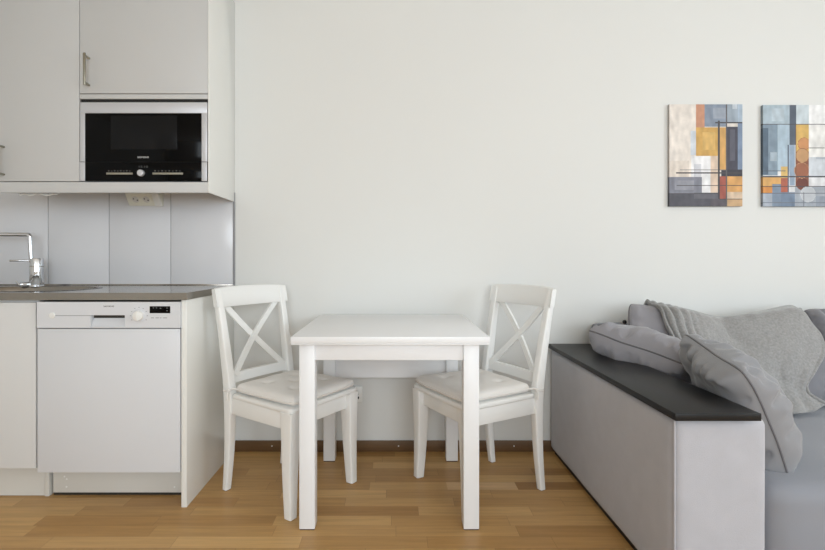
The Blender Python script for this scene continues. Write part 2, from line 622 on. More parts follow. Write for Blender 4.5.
# ------------------------------------------------------------------ base units
YB = 2.048 - CD
xl = lambda u: at(u, 0, 2.05).x
zl_ = lambda v: at(0, v, 2.05).z
WT, WBt = 0.889, 0.8595
PX = at(181.3, 0, 2.048).x
tag(MB().box(PX, KX - 0.004, YB, -0.0005, 0.0, WBt - 0.0005, 0.001).build('end_panel', M['panel']),
    'white gloss end panel standing on the floor beside the dishwasher', 'cabinet panel')

# worktop with inset basin
wt = empty('worktop', (-1.6, YB / 2, WBt), 0, 'thin stainless steel worktop with inset sink bowl', 'worktop')
bx, by, bw, bd = -1.715, -0.345, 0.295, 0.205
wx0, wx1, wy0, wy1 = -2.45, KX + 0.001, YB - 0.012, -0.017


def sup(a, n=2.8, k=1.0):
    c_, s_ = math.cos(a), math.sin(a)
    return Vector((bx + k * bw * math.copysign(abs(c_) ** (2 / n), c_), by + k * bd * math.copysign(abs(s_) ** (2 / n), s_), 0))


angs = [2 * PI * i / 96 for i in range(96)]
cor = [math.atan2(yy - by, xx - bx) % (2 * PI) for xx in (wx0, wx1) for yy in (wy0, wy1)]
angs = sorted(set(angs + cor))


def out_pt(a):
    c_, s_ = math.cos(a), math.sin(a)
    ts = []
    if abs(c_) > 1e-9:
        ts.append(((wx1 if c_ > 0 else wx0) - bx) / c_)
    if abs(s_) > 1e-9:
        ts.append(((wy1 if s_ > 0 else wy0) - by) / s_)
    tm = min(ts)
    return Vector((bx + tm * c_, by + tm * s_, 0))


def ring(bm_, fn, z):
    return [bm_.verts.new(fn(a) + Vector((0, 0, z))) for a in angs]


def bridge(bm_, A, B):
    n = len(A)
    for i in range(n):
        bm_.faces.new((A[i], A[(i + 1) % n], B[(i + 1) % n], B[i]))


m = MB()
R0 = ring(m.bm, lambda a: sup(a, 2.8, 1.0), WT)
R1 = ring(m.bm, out_pt, WT)
R2 = ring(m.bm, out_pt, WBt)
R3 = ring(m.bm, lambda a: sup(a, 2.8, 1.0), WBt)
bridge(m.bm, R0, R1)
bridge(m.bm, R1, R2)
bridge(m.bm, R2, R3)
bridge(m.bm, R3, R0)
bmesh.ops.recalc_face_normals(m.bm, faces=m.bm.faces[:])
m.build('slab', M['steel'], wt, angle=0.4)
m = MB()
prev = None
for k, z in ((1.035, WT + 0.0015), (1.0, WT + 0.002), (0.985, WT - 0.004), (0.965, WT - 0.03), (0.94, WT - 0.12), (0.86, WT - 0.15), (0.5, WT - 0.157), (0.12, WT - 0.16)):
    R = ring(m.bm, lambda a, k=k: sup(a, 2.8, k), z)
    if prev:
        bridge(m.bm, prev, R)
    prev = R
m.bm.faces.new(prev)
bmesh.ops.recalc_face_normals(m.bm, faces=m.bm.faces[:])
bowl = m.build('sink_bowl', M['steel'], wt, angle=1.2)
MB().cyl((bx, by, WT - 0.1605), (bx, by, WT - 0.156), 0.04, 0.036, 28, 0.001).build('drain', M['chrome'], bowl)

# tap
tp = at(31.6, 287, 2.50)
tx, ty = tp.x, -0.125
tap = empty('kitchen_tap', (tx, ty, WT), 0, 'chrome kitchen mixer tap with angular swivel spout', 'tap')
dT = CD + ty
X_ = lambda u: at(u, 0, dT).x
Z_ = lambda v: at(0, v, dT).z
MB().cyl((tx, ty, WT), (tx, ty, WT + 0.008), 0.037, 0.035, 32, 0.002).build('base_ring', M['chrome'], tap)
MB().cyl((tx + 0.003, ty, WT + 0.006), (tx + 0.003, ty, Z_(258.3)), 0.031, 0.031, 36, 0.003).build('body', M['chrome'], tap)
MB().cyl((tx + 0.003, ty, Z_(266.6)), (tx + 0.003, ty, Z_(266.0)), 0.0317, 0.0317, 36).build('joint_ring', M['handle'], tap)
s = MB()
px_ = X_(31.2)
p1 = Vector((px_, ty, Z_(259)))
p2 = Vector((X_(29.8), ty, Z_(237)))
pts = [p1, p1.lerp(p2, 0.5), p2]
for k in range(1, 7):
    a = k / 6 * PI / 2
    pts.append(Vector((p2.x - 0.008 * (1 - math.cos(a)), ty, p2.z + 0.012 * math.sin(a))))
e_ = pts[-1]
pts += [e_ + Vector((-0.10, -0.02, 0)), e_ + Vector((-0.20, -0.04, 0)), e_ + Vector((-0.215, -0.043, -0.004)), e_ + Vector((-0.22, -0.044, -0.02))]
s.tube(pts, 0.0105, seg=16)
s.build('spout', M['chrome'], tap)
MB().tube([(tx - 0.02, ty - 0.012, Z_(261)), (X_(24), ty - 0.03, Z_(260.6)), (X_(16.5), ty - 0.045, Z_(260.6))], 0.0048, seg=12).build('lever', M['chrome'], tap)
v = MB()
v.cyl((tx - 0.012, ty - 0.018, Z_(284)), (X_(27.5), ty - 0.05, Z_(284)), 0.014, 0.012, 20, 0.001)
v.tube([(X_(28), ty - 0.055, Z_(284.5)), (X_(25), ty - 0.06, Z_(280.8))], 0.004, seg=10)
v.build('valve_knob', M['chrome'], tap)

# sink base cabinet
sb = empty('base_cabinet', (-1.75, YB / 2, 0), 0, 'white base cabinet under the sink, left of the dishwasher', 'kitchen cabinet')
bl, br = xl(36.3) - 0.6, xl(36.3)
MB().box(bl, br - 0.001, YB + 0.022, -0.02, 0.18, WBt - 0.002).build('carcass', M['door_low'], sb)
MB().box(bl + 0.0015, br - 0.002, YB + 0.001, YB + 0.02, zl_(468.3), zl_(302.6), 0.0012).build('door', M['door_low'], sb)
yk = YB + 0.10
kx = lambda u: at(u, 0, CD + yk).x
MB().box(bl, kx(44.6), yk, yk + 0.016, 0.002, 0.179).build('kickboard', M['plinth'], sb)
MB().box(kx(45.2), kx(49.6), yk - 0.004, yk + 0.2, 0.0, 0.179, 0.001).build('support_leg', M['plinth'], sb)

# dishwasher
dw = empty('dishwasher', ((xl(37) + xl(181)) / 2, YB / 2, 0), 0, 'white built-in dishwasher with small dark display', 'dishwasher')
da, db = xl(37.9), xl(180.3)
MB().box(da + 0.004, db - 0.002, YB + 0.03, -0.03, 0.199, WBt - 0.006).build('tub_housing', M['black'], dw)
MB().box(da, db, YB - 0.002, YB + 0.028, zl_(472.3), zl_(328.6), 0.0025).build('door', M['appl'], dw)
YP = YB - 0.010
xl = lambda u: at(u, 0, CD + YP).x
zl_ = lambda v: at(0, v, CD + YP).z
pa, pb = xl(36.9), min(xl(182.0), PX - 0.001)
pz0, pz1 = zl_(327.9), zl_(302.0)
hx0, hx1, hz0, hz1 = xl(90.6), xl(124.8), zl_(327.0), zl_(315.2)
pm = MB()
pm.box(pa, hx0, YP, YB + 0.02, pz0, pz1, 0.0)
pm.box(hx1, pb, YP, YB + 0.02, pz0, pz1, 0.0)
pm.box(hx0, hx1, YP, YB + 0.02, hz1, pz1)
pm.box(hx0, hx1, YP, YB + 0.02, pz0, hz0)
bmesh.ops.remove_doubles(pm.bm, verts=pm.bm.verts[:], dist=1e-5)
pan = pm.build('control_panel', M['appl'], dw, smooth=False)
MB().box(hx0, hx1, YB + 0.012, YB + 0.018, hz0, hz1).build('handle_recess', M['slot'], pan)
MB().poly_prism([(YP + 0.001, hz0), (YB + 0.012, hz0), (YB + 0.012, zl_(318.6)), (YP + 0.004, hz0 + 0.002)], 'x', hx0 + 0.001, hx1 - 0.001).build('handle_scoop', M['appl'], pan)
kc = Vector((xl(139.0), YP, zl_(315.7)))
MB().cyl(kc, kc + Vector((0, -0.003, 0)), 0.027, 0.026, 36, 0.001).build('dial_ring', M['appl'], pan)
kn = MB()
kn.cyl(kc, kc + Vector((0, -0.017, 0)), 0.0215, 0.0195, 32, 0.002)
kn.box(kc.x - 0.003, kc.x + 0.003, kc.y - 0.021, kc.y - 0.015, kc.z - 0.018, kc.z + 0.018, 0.001)
kn.build('program_dial', M['white_plastic'], pan)
ti = MB()
for k in range(9):
    a = math.radians(-30 + 30 * k)
    q = kc + Vector((math.cos(a), 0, math.sin(a))) * 0.0345
    ti.box(q.x - 0.0025, q.x + 0.0025, YP - 0.0005, YP + 0.0003, q.z - 0.0012, q.z + 0.0012)
ti.build('dial_print', M['appl_grey'], pan)
ds = MB().box(xl(149.7), xl(170.3), YP - 0.0008, YP + 0.001, zl_(313.2), zl_(306.2), 0.0005).build('display', M['black_glass'], pan)
for uu, vv in ((153, 307.6), (156, 307.6), (160, 308), (166.5, 307.8), (166.5, 310.5)):
    MB().box(xl(uu), xl(uu + 1.2), YP - 0.0013, YP - 0.0006, zl_(vv + 0.5), zl_(vv)).build('display_mark', M['appl_grey'], ds)
pr = MB()
for uu, ww in ((151, 3), (155.5, 3.5), (160, 1.5), (163, 4)):
    pr.box(xl(uu), xl(uu + ww), YP - 0.0004, YP + 0.0004, zl_(318.2), zl_(317.5))
pr.build('button_print', M['appl_grey'], pan)
bc = Vector((xl(52.3), YP, zl_(315.4)))
MB().cyl(bc, bc + Vector((0, -0.003, 0)), 0.0125, 0.012, 28, 0.001).build('power_button', M['white_plastic'], pan)
MB().box(xl(55.5), hx0, YP - 0.0006, YP + 0.0004, zl_(315.9), zl_(315.3)).build('groove_line', M['appl_grey'], pan)
lettering('logo', 'SIEMENS', (xl(108.8), YP - 0.0003, zl_(306.4)), 0.0062, M['print_dark'], pan, 0.043)
yk2 = YB + 0.106
kx2 = lambda u: at(u, 0, CD + yk2).x
kz2 = lambda v_: at(0, v_, CD + yk2).z
tk = MB().box(kx2(53.2), PX - 0.001, yk2, yk2 + 0.012, 0.012, 0.198, 0.001).build('toe_plate', M['plinth'], dw)
MB().box(kx2(53.2), PX - 0.001, yk2 + 0.004, yk2 + 0.02, 0.0, 0.012).build('toe_seal', M['slot'], dw)
for uu, vv in ((64.5, 476.5), (66.8, 479), (66.5, 486.8), (174.5, 487)):
    MB().cyl((kx2(uu), yk2 - 0.0006, kz2(vv)), (kx2(uu), yk2 + 0.001, kz2(vv)), 0.004, seg=12).build('screw_cap', M['white_plastic'], tk)
for xf in (da + 0.02, db - 0.05):
    MB().box(xf, xf + 0.03, YB + 0.2, YB + 0.23, 0, 0.2).build('support_foot', M['black'], dw)

# ------------------------------------------------------------------ table
TX, TYF, TYB = -0.018, -0.813, -0.066
tb = empty('dining_table', (TX, (TYF + TYB) / 2, 0), 0, 'small square white dining table between the two chairs', 'table')
hw = 0.371
tt = MB()
tt.box(TX - hw, TX + hw, TYF, TYB, 0.7135, 0.738, 0.002)
tt.box(TX - hw + 0.001, TX + hw - 0.001, TYF + 0.001, TYB - 0.001, 0.708, 0.7133, 0.001)
tt.build('tabletop', M['table'], tb)
LW = 0.059
lx = hw - 0.03
for sx in (-1, 1):
    for yy in (TYF + 0.033, TYB - 0.02 - LW):
        xA = TX - 0.004 + sx * lx - (LW if sx > 0 else 0)
        lg = MB().box(xA, xA + LW, yy, yy + LW, 0.004, 0.7085, 0.0018).build('leg', M['table'], tb)
        MB().box(xA + 0.002, xA + LW - 0.002, yy + 0.002, yy + LW - 0.002, 0.0, 0.005).build('felt_foot', M['rubber'], lg)
ix = lx - LW
MB().box(TX - 0.004 - ix, TX - 0.004 + ix, TYF + 0.042, TYF + 0.06, 0.643, 0.7085, 0.001).build('front_apron', M['table'], tb)
MB().box(TX - 0.004 - ix, TX - 0.004 + ix, TYB - 0.062, TYB - 0.044, 0.423, 0.7085, 0.001).build('back_panel', M['table'], tb)
for sx in (-1, 1):
    xs_ = TX - 0.004 + sx * (lx - 0.018)
    MB().box(xs_ - 0.009, xs_ + 0.009, TYF + 0.033 + LW, TYB - 0.02 - LW, 0.643, 0.7085, 0.001).build('side_apron', M['table'], tb)

# ------------------------------------------------------------------ chairs
def rect_sec(cx_, cy_, z, wx, wy, r=0.006):
    """rounded-rect loop in a horizontal plane"""
    out = []
    for sx, sy, a0 in ((1, 1, 0), (-1, 1, 90), (-1, -1, 180), (1, -1, 270)):
        for k in range(4):
            a = math.radians(a0 + 30 * k)
            out.append(Vector((cx_ + sx * (wx / 2 - r) + r * math.cos(a), cy_ + sy * (wy / 2 - r) + r * math.sin(a), z)))
    return out


def back_x(z):
    """centre line of the rear post"""
    if z < 0.44:
        t_ = z / 0.44
        return -0.207 + 0.029 * (1 - (1 - t_) ** 2)
    t_ = (z - 0.44) / 0.46
    return -0.178 - 0.078 * t_ ** 1.2


def post_y(z):
    return 0.172 + 0.016 * max(0, z - 0.2) / 0.7


def make_chair(name, loc, rz, label, group):
    ch = empty(name, loc, rz, label, 'chair', group)
    L = dict(parent=ch, world=False)
    for sy in (-1, 1):
        secs = []
        for z in (0.0, 0.06, 0.14, 0.22, 0.30, 0.38, 0.44, 0.50, 0.58, 0.66, 0.74, 0.80, 0.85, 0.885):
            if z < 0.44:
                dx, dy = 0.028 + 0.020 * z / 0.44, 0.030 + 0.008 * z / 0.44
            else:
                q = (z - 0.44) / 0.45
                dx, dy = 0.048 - 0.020 * q, 0.038 - 0.005 * q
            secs.append(rect_sec(back_x(z), sy * post_y(z), z, dx, dy))
        lg = MB().loft(secs).build('rear_post', M['chair'], angle=1.2, **L)
        MB().loft([rect_sec(back_x(0), sy * post_y(0), z, 0.024, 0.026) for z in (-0.003, 0.002)]).build('foot_pad', M['rubber'], lg, world=False)
        secs = []
        for z in (0.0, 0.06, 0.12, 0.18, 0.24, 0.30, 0.36, 0.417):
            q = z / 0.417
            wd = 0.038 + 0.024 * q
            secs.append(rect_sec(0.211 - 0.006 * q - 0.004 * math.sin(q * PI), sy * (0.193 - 0.010 * q), z, wd, wd))
        lg = MB().loft(secs).build('front_leg', M['chair'], angle=1.2, **L)
        MB().loft([rect_sec(0.211, sy * 0.193, z, 0.03, 0.03) for z in (-0.003, 0.002)]).build('foot_pad', M['rubber'], lg, world=False)
    # seat plate, trapezoid with rounded edge
    pts = []
    fx, bxk, fy, byk, r = 0.238, -0.152, 0.214, 0.190, 0.03
    for (cx_, cy_, a0) in ((fx - r, fy - r, 0), (bxk + 0.01, byk - 0.01, 90), (bxk + 0.01, -byk + 0.01, 180), (fx - r, -fy + r, 270)):
        rr = r if cx_ > 0 else 0.01
        for k in range(6):
            a = math.radians(a0 + 18 * k)
            pts.append((cx_ + rr * math.cos(a), cy_ + rr * math.sin(a)))
    MB().poly_prism(pts, 'z', 0.414, 0.436, 0.008, seg=3).build('seat', M['chair'], angle=1.0, **L)
    MB().box(0.188, 0.208, -0.166, 0.166, 0.345, 0.415, 0.002).build('front_rail', M['chair'], **L)
    MB().box(-0.185, -0.165, -0.155, 0.155, 0.345, 0.415, 0.002).build('rear_rail', M['chair'], **L)
    for sy in (-1, 1):
        MB().poly_prism([(0.20, sy * 0.199), (0.20, sy * 0.180), (-0.165, sy * 0.165), (-0.165, sy * 0.184)], 'z', 0.345, 0.415, 0.002).build('side_rail', M['chair'], **L)
    # curved top rail
    secs = []
    for i in range(17):
        y = -0.212 + 0.424 * i / 16
        q = y / 0.212
        bow = -0.026 * (1 - q * q)
        zl0, zh0 = 0.808, 0.894 + 0.007 * (1 - q * q)
        e_ = 0.0 if abs(q) < 0.99 else 0.003
        sec = []
        for z, off in ((zl0 + e_, 0.010), (zl0 + 0.003 + e_, 0.0125), ((zl0 + zh0) / 2, 0.0125), (zh0 - 0.004 - e_, 0.012), (zh0 - e_, 0.008), (zh0 - e_, -0.008), (zh0 - 0.004 - e_, -0.012), ((zl0 + zh0) / 2, -0.0125), (zl0 + 0.003 + e_, -0.0125), (zl0 + e_, -0.010)):
            sec.append(Vector((back_x(z) + 0.006 + bow + off, y, z)))
        secs.append(sec)
    MB().loft(secs).build('top_rail', M['chair'], angle=1.1, **L)
    # lower back rail
    secs = []
    for i in range(11):
        y = -0.166 + 0.332 * i / 10
        bow = -0.012 * (1 - (y / 0.166) ** 2)
        secs.append([Vector((back_x(z) + bow + o_, y, z)) for z, o_ in ((0.474, 0.009), (0.516, 0.009), (0.516, -0.009), (0.474, -0.009))])
    MB().loft(secs).build('lower_back_rail', M['chair'], angle=0.7, **L)
    # crossed slats
    for sgn in (-1, 1):
        secs = []
        for i in range(17):
            q = i / 16
            z = 0.508 + (0.815 - 0.508) * q
            y = sgn * (-0.148 + 0.296 * q)
            bow = -0.016 * math.sin(PI * q) - 0.012 * q * (1 - (2 * q - 1) ** 2 * 0.4) + sgn * 0.004
            n_ = Vector((0, 0.74, -0.67 * sgn)).normalized() * 0.0135
            c_ = Vector((back_x(z) + bow, y, z))
            o_ = Vector((0.0055, 0, 0))
            secs.append([c_ + n_ + o_, c_ - n_ + o_, c_ - n_ - o_, c_ + n_ - o_])
        MB().loft(secs).build('cross_slat', M['chair'], angle=0.8, **L)
    return ch


def grid_pad(nu, nv, f):
    """closed two-sided cushion: f(s,t,side) -> Vector, side +1/-1, borders shared"""
    bm_ = bmesh.new()
    top = [[None] * (nv + 1) for _ in range(nu + 1)]
    bot = [[None] * (nv + 1) for _ in range(nu + 1)]
    for i in range(nu + 1):
        for j in range(nv + 1):
            s_, t_ = -1 + 2 * i / nu, -1 + 2 * j / nv
            top[i][j] = bm_.verts.new(f(s_, t_, 1))
            bot[i][j] = top[i][j] if i in (0, nu) or j in (0, nv) else bm_.verts.new(f(s_, t_, -1))
    for i in range(nu):
        for j in range(nv):
            bm_.faces.new((top[i][j], top[i + 1][j], top[i + 1][j + 1], top[i][j + 1]))
            bm_.faces.new((bot[i][j], bot[i][j + 1], bot[i + 1][j + 1], bot[i + 1][j]))
    return bm_


def warp(s_):
    """denser samples near the border"""
    return math.copysign(1 - (1 - abs(s_)) ** 1.6, s_)


def make_seat_pad(chair_obj, loc, rz, label, group):
    o = MB()
    o.bm.free()
    tufts = [(-0.45, -0.45), (0.45, -0.45), (-0.45, 0.45), (0.45, 0.45), (0, 0)]

    def outline(s_, t_):
        # square -> rounded square
        k = 0.985 - 0.055 * (abs(s_) * abs(t_)) ** 4
        x = 0.010 + 0.196 * s_ * k
        y = (0.194 + 0.010 * s_) * t_ * k
        return x + 0.035, y

    def f(s_, t_, side):
        s_, t_ = warp(s_), warp(t_)
        x, y = outline(s_, t_)
        e_ = max(abs(s_), abs(t_))
        prof_ = (1 - e_ ** 14) ** 0.5 if e_ < 1 else 0
        dome = 0.84 + 0.16 * (1 - s_ * s_) * (1 - t_ * t_)
        h_ = 0.030 * prof_ * dome
        if side > 0:
            for a, b in tufts:
                h_ -= 0.012 * math.exp(-((s_ - a) ** 2 + (t_ - b) ** 2) / 0.012) + 0.005 * math.exp(-abs(t_ - b) / 0.03 - ((s_ - a) / 0.14) ** 2)
            h_ += 0.0022 * noise.noise(Vector((x * 14, y * 14, 1)))
        else:
            h_ = 0.018 * prof_
        return Vector((x, y, 0.020 + side * h_))
    o.bm = grid_pad(44, 44, f)
    pad = o.build('chair_cushion', M['seatpad'], angle=2.5)
    pad.location = loc
    pad.rotation_euler = (0, 0, rz)
    tag(pad, label, 'seat cushion', group)
    pts = []
    N = 40
    for a in range(4):
        for k in range(N):
            q = -1 + 2 * k / N
            s_, t_ = ((q, -1), (1, q), (-q, 1), (-1, -q))[a]
            x, y = outline(s_, t_)
            pts.append((x, y, 0.020))
    MB().tube(pts, 0.0035, True, 8).build('piping', M['seatpad'], pad, world=False)
    for a, b in tufts:
        x, y = outline(a, b)
        MB().sphere((x, y, 0.0345), 0.006, 1, 1, 0.35, 12).build('tuft_button', M['seatpad'], pad, world=False)
    for sy in (-1, 1):
        y = sy * 0.172
        k_ = MB()
        k_.tube([(-0.138, y, 0.018), (-0.152, y + sy * 0.012, 0.022), (-0.165, y + sy * 0.030, 0.016), (-0.185, y + sy * 0.032, 0.014), (-0.206, y + sy * 0.012, 0.016)], 0.005, seg=8)
        k_.sphere((-0.155, y + sy * 0.030, 0.018), 0.010, 1.1, 0.8, 0.9, 12)
        k_.tube([(-0.155, y + sy * 0.032, 0.016), (-0.148, y + sy * 0.044, 0.0), (-0.143, y + sy * 0.046, -0.02)], 0.004, seg=8)
        k_.build('tie', M['seatpad'], pad, world=False)
    return pad


LA, RA = math.radians(-33.5), math.radians(207.7)
LC, RC = Vector((-0.483, -0.418, 0.003)), Vector((0.389, -0.390, 0.003))
cg = 'white cross-back dining chairs'
c1 = make_chair('dining_chair', LC, LA, 'white cross-back chair on the kitchen side of the table', cg)
c2 = copy_tree(c1)
c2.location = RC
c2.rotation_euler = (0, 0, RA)
c2['label'] = 'white cross-back chair beside the sofa arm, right of the table'
s1 = make_seat_pad(c1, LC + Vector((0, 0, 0.435)), LA, 'off-white tufted seat cushion on the chair nearer the kitchen', 'tufted seat cushions')
s2 = copy_tree(s1)
s2.location = RC + Vector((0, 0, 0.435))
s2.rotation_euler = (0, 0, RA)
s2['label'] = 'off-white tufted seat cushion on the chair nearer the sofa'

# data outlet low on the wall
oo = empty('wall_outlet', (at(354, 0, 2.65).x, 0, at(0, 395, 2.65).z), 0, 'white data outlet with two dark ports on the wall below the table', 'wall outlet')
xw, zw = (lambda u: at(u, 0, 2.643).x), (lambda v_: at(0, v_, 2.643).z)
MB().box(xw(345.5), xw(362.3), -0.011, -0.0003, zw(402.0), zw(386.5), 0.003).build('face_plate', M['white_plastic'], oo)
for uu in (354.0, 357.9):
    MB().box(xw(uu - 1.1), xw(uu + 1.1), -0.0122, -0.009, zw(398.9), zw(396.6)).build('port', M['black'], oo)
ic = MB()
for uu in (354.0, 357.7):
    ic.box(xw(uu - 0.7), xw(uu + 0.7), -0.0116, -0.010, zw(394.8), zw(394.0))
ic.build('port_mark', M['appl_grey'], oo)

# ------------------------------------------------------------------ sofa
SX0 = 0.815
YA = 1.464 - CD          # arm front
SE = 2.85
sofa = empty('corner_sofa', (1.8, -0.6, 0), 0, 'low grey fabric sofa with black panel on its arm', 'sofa')


def soft_box(x0, x1, y0, y1, z0, z1, r, n=(10, 24, 10), puff=0.0, wr=0.0, seed=0):
    """box with generous rounded edges and a slightly inflated, wrinkled skin"""
    b = bmesh.new()
    bmesh.ops.create_cube(b, size=2)
    bmesh.ops.subdivide_edges(b, edges=b.edges[:], cuts=22, use_grid_fill=True)
    h = Vector(((x1 - x0) / 2, (y1 - y0) / 2, (z1 - z0) / 2))
    c = Vector(((x1 + x0) / 2, (y1 + y0) / 2, (z1 + z0) / 2))
    for v_ in b.verts:
        p = v_.co.copy()
        # concentrate samples towards edges
        p = Vector([math.copysign(1 - (1 - abs(a)) ** 1.5 if abs(a) < 1 else 1, a) for a in p])
        q = Vector((p.x * h.x, p.y * h.y, p.z * h.z))
        inner = Vector([max(-(h[i] - r), min(h[i] - r, q[i])) for i in range(3)])
        d_ = q - inner
        if d_.length > 1e-9:
            q = inner + d_.normalized() * min(r, max(d_.length, r * 0.999))
        nn = d_.normalized() if d_.length > 1e-9 else Vector((0, 0, 0))
        f_ = (1 - p.x ** 4) * (1 - p.y ** 4) + (1 - p.z ** 4) * (1 - p.y ** 4) * 0.5 + (1 - p.z ** 4) * (1 - p.x ** 4) * 0.5
        q += nn * puff * min(1, f_)
        if wr:
            q += nn * wr * noise.fractal(Vector((q.x * 4 + seed, q.y * 4, q.z * 4)), 1.0, 2.0, 3)
        v_.co = q + c
    m_ = MB()
    m_.bm.free()
    m_.bm = b
    return m_


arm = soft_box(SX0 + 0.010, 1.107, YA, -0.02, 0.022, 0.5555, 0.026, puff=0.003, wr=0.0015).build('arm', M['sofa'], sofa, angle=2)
MB().tube([(SX0 + 0.013, YA + 0.002, 0.03), (SX0 + 0.013, YA + 0.002, 0.548)], 0.003, seg=8).build('arm_seam', M['sofa'], arm)
MB().box(SX0 + 0.03, SE - 0.04, YA + 0.03, -0.04, 0.0, 0.06).build('plinth', M['black'], sofa)
MB().box(SX0, 1.066, 1.439 - CD, -0.02, 0.556, 0.578, 0.0015).build('arm_panel', M['black_panel'], sofa)
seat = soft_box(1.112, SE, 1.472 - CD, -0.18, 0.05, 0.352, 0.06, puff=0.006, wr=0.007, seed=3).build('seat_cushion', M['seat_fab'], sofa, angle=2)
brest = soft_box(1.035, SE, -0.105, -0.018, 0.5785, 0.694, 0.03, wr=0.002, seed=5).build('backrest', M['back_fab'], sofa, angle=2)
soft_box(1.10, SE, -0.15, -0.022, 0.05, 0.60, 0.03).build('back_frame', M['back_fab'], sofa, angle=2)
kb = at(624.6, 322.0, 2.52)
MB().sphere(kb, 0.0105, 1, 1, 1, 16).build('knob', M['black'], brest)


# ------------------------------------------------------------------ pillows
def frame(center, a, b):
    """matrix whose local x is along a and local y along b (made square)"""
    a = Vector(a).normalized()
    n_ = a.cross(Vector(b)).normalized()
    b = n_.cross(a)
    m_ = Matrix((a, b, n_)).transposed().to_4x4()
    m_.translation = Vector(center)
    return m_


BVH = {}


def pillow(name, w_, h_, th, mtx, mat, pipe_mat, label, cat='cushion', group=None, seed=0, wr=0.012, deform=None, piping=True, pinch=0.06, N=72, fat=0.38):
    def plan(s_, t_):
        x = w_ / 2 * s_ * (1 - pinch * (1 - t_ * t_) * abs(s_) ** 3)
        y = h_ / 2 * t_ * (1 - pinch * (1 - s_ * s_) * abs(t_) ** 3)
        rc = 1 - 0.085 * (abs(s_) * abs(t_)) ** 5
        return x * rc, y * rc

    def f(s_, t_, side):
        s_, t_ = warp(s_), warp(t_)
        x, y = plan(s_, t_)
        p_ = max(0.0, (1 - s_ * s_) * (1 - t_ * t_))
        z = th / 2 * p_ ** fat
        # wrinkles: gathers running in from the seam, plus broad dents
        edge = (1 - p_) ** 2
        pq = Vector((x * 7 + seed, y * 7, side * 3.0))
        wv = noise.fractal(pq, 0.9, 2.1, 3)
        g1 = noise.noise(Vector((x * 26 + seed * 3, y * 6, side))) * abs(t_) ** 2
        g2 = noise.noise(Vector((y * 26 + seed * 5, x * 6, side + 4))) * abs(s_) ** 2
        k_ = min(1, p_ * 12)
        z += k_ * wr * (1.1 * wv + 1.7 * edge * (g1 + g2))
        v_ = Vector((x, y, side * z))
        wob = noise.noise(Vector((x * 5 + seed, y * 5, 9))) * 0.008
        v_.z += wob
        return deform(v_) if deform else v_
    m_ = MB()
    m_.bm.free()
    m_.bm = grid_pad(N, N, f)
    bmesh.ops.recalc_face_normals(m_.bm, faces=m_.bm.faces[:])
    o = m_.build(name, mat, angle=2.6)
    o.matrix_world = mtx
    tag(o, label, cat, group)
    BVH[label] = BVHTree.FromPolygons([mtx @ v_.co for v_ in o.data.vertices], [tuple(p_.vertices) for p_ in o.data.polygons])
    if piping:
        pts = []
        for a in range(4):
            for k in range(44):
                q = -1 + 2 * k / 44
                s_, t_ = ((q, -1), (1, q), (-q, 1), (-1, -q))[a]
                pts.append(f(s_, t_, 1))
        MB().tube(pts, 0.0036, True, 8).build('piping', pipe_mat, o, world=False)
    return o


pg = 'loose grey sofa cushions'
# flat pillow lying on the arm top
pillow('throw_pillow', 0.50, 0.38, 0.24, frame((1.168, -0.407, 0.574), (0.49, -0.86, -0.16), (0.80, 0.40, -0.44)), M['pillow'], M['piping_dark'],
       'lilac-grey pillow lying flat on the black arm panel by the wall', 'pillow', pg, seed=2.3, wr=0.024)


# pillow leaning over the arm
def slump(v_):
    q = v_.y / 0.23
    return Vector((v_.x, v_.y, v_.z + 0.022 * (1 - q * q)))


pillow('throw_pillow', 0.45, 0.46, 0.225, frame((1.206, -0.880, 0.505), (-0.15, -0.98, -0.13), (0.40, 0.0, -0.92)), M['pillow_taupe'], M['piping_dark'],
       'grey pillow slumped over the inner edge of the sofa arm', 'pillow', pg, seed=7.1, wr=0.027, deform=slump)
# cushions along the wall
pillow('back_cushion', 0.46, 0.42, 0.10, frame((1.35, -0.20, 0.485), (1, 0.02, 0.02), (0, 0.30, 0.95)), M['back_fab'], M['piping_dark'],
       'grey back cushion, mostly hidden behind the draped cushions by the sofa arm', 'cushion', pg, seed=11.7, wr=0.008)
pillow('sofa_cushion', 0.47, 0.46, 0.20, frame((1.322, -0.345, 0.580), (0.97, -0.05, -0.17), (0.14, 0.42, 0.90)), M['pillow'], M['piping_dark'],
       'lilac-grey cushion under the left end of the throw, its corner sticking up', 'cushion', pg, seed=5.2, wr=0.014)
pillow('sofa_cushion', 0.47, 0.48, 0.24, frame((1.768, -0.33, 0.555), (0.98, 0.02, 0.13), (-0.08, 0.42, 0.90)), M['back_fab'], M['piping_dark'],
       'large grey back cushion wrapped by the woollen throw', 'cushion', pg, seed=3.9, wr=0.010)
pillow('back_cushion', 0.54, 0.50, 0.24, frame((2.27, -0.29, 0.555), (1, 0.0, 0.0), (0.0, 0.36, 0.93)), M['back_fab'], M['piping_dark'],
       'grey back cushion at the right edge, beside the end of the throw', 'cushion', pg, seed=8.8, wr=0.018)

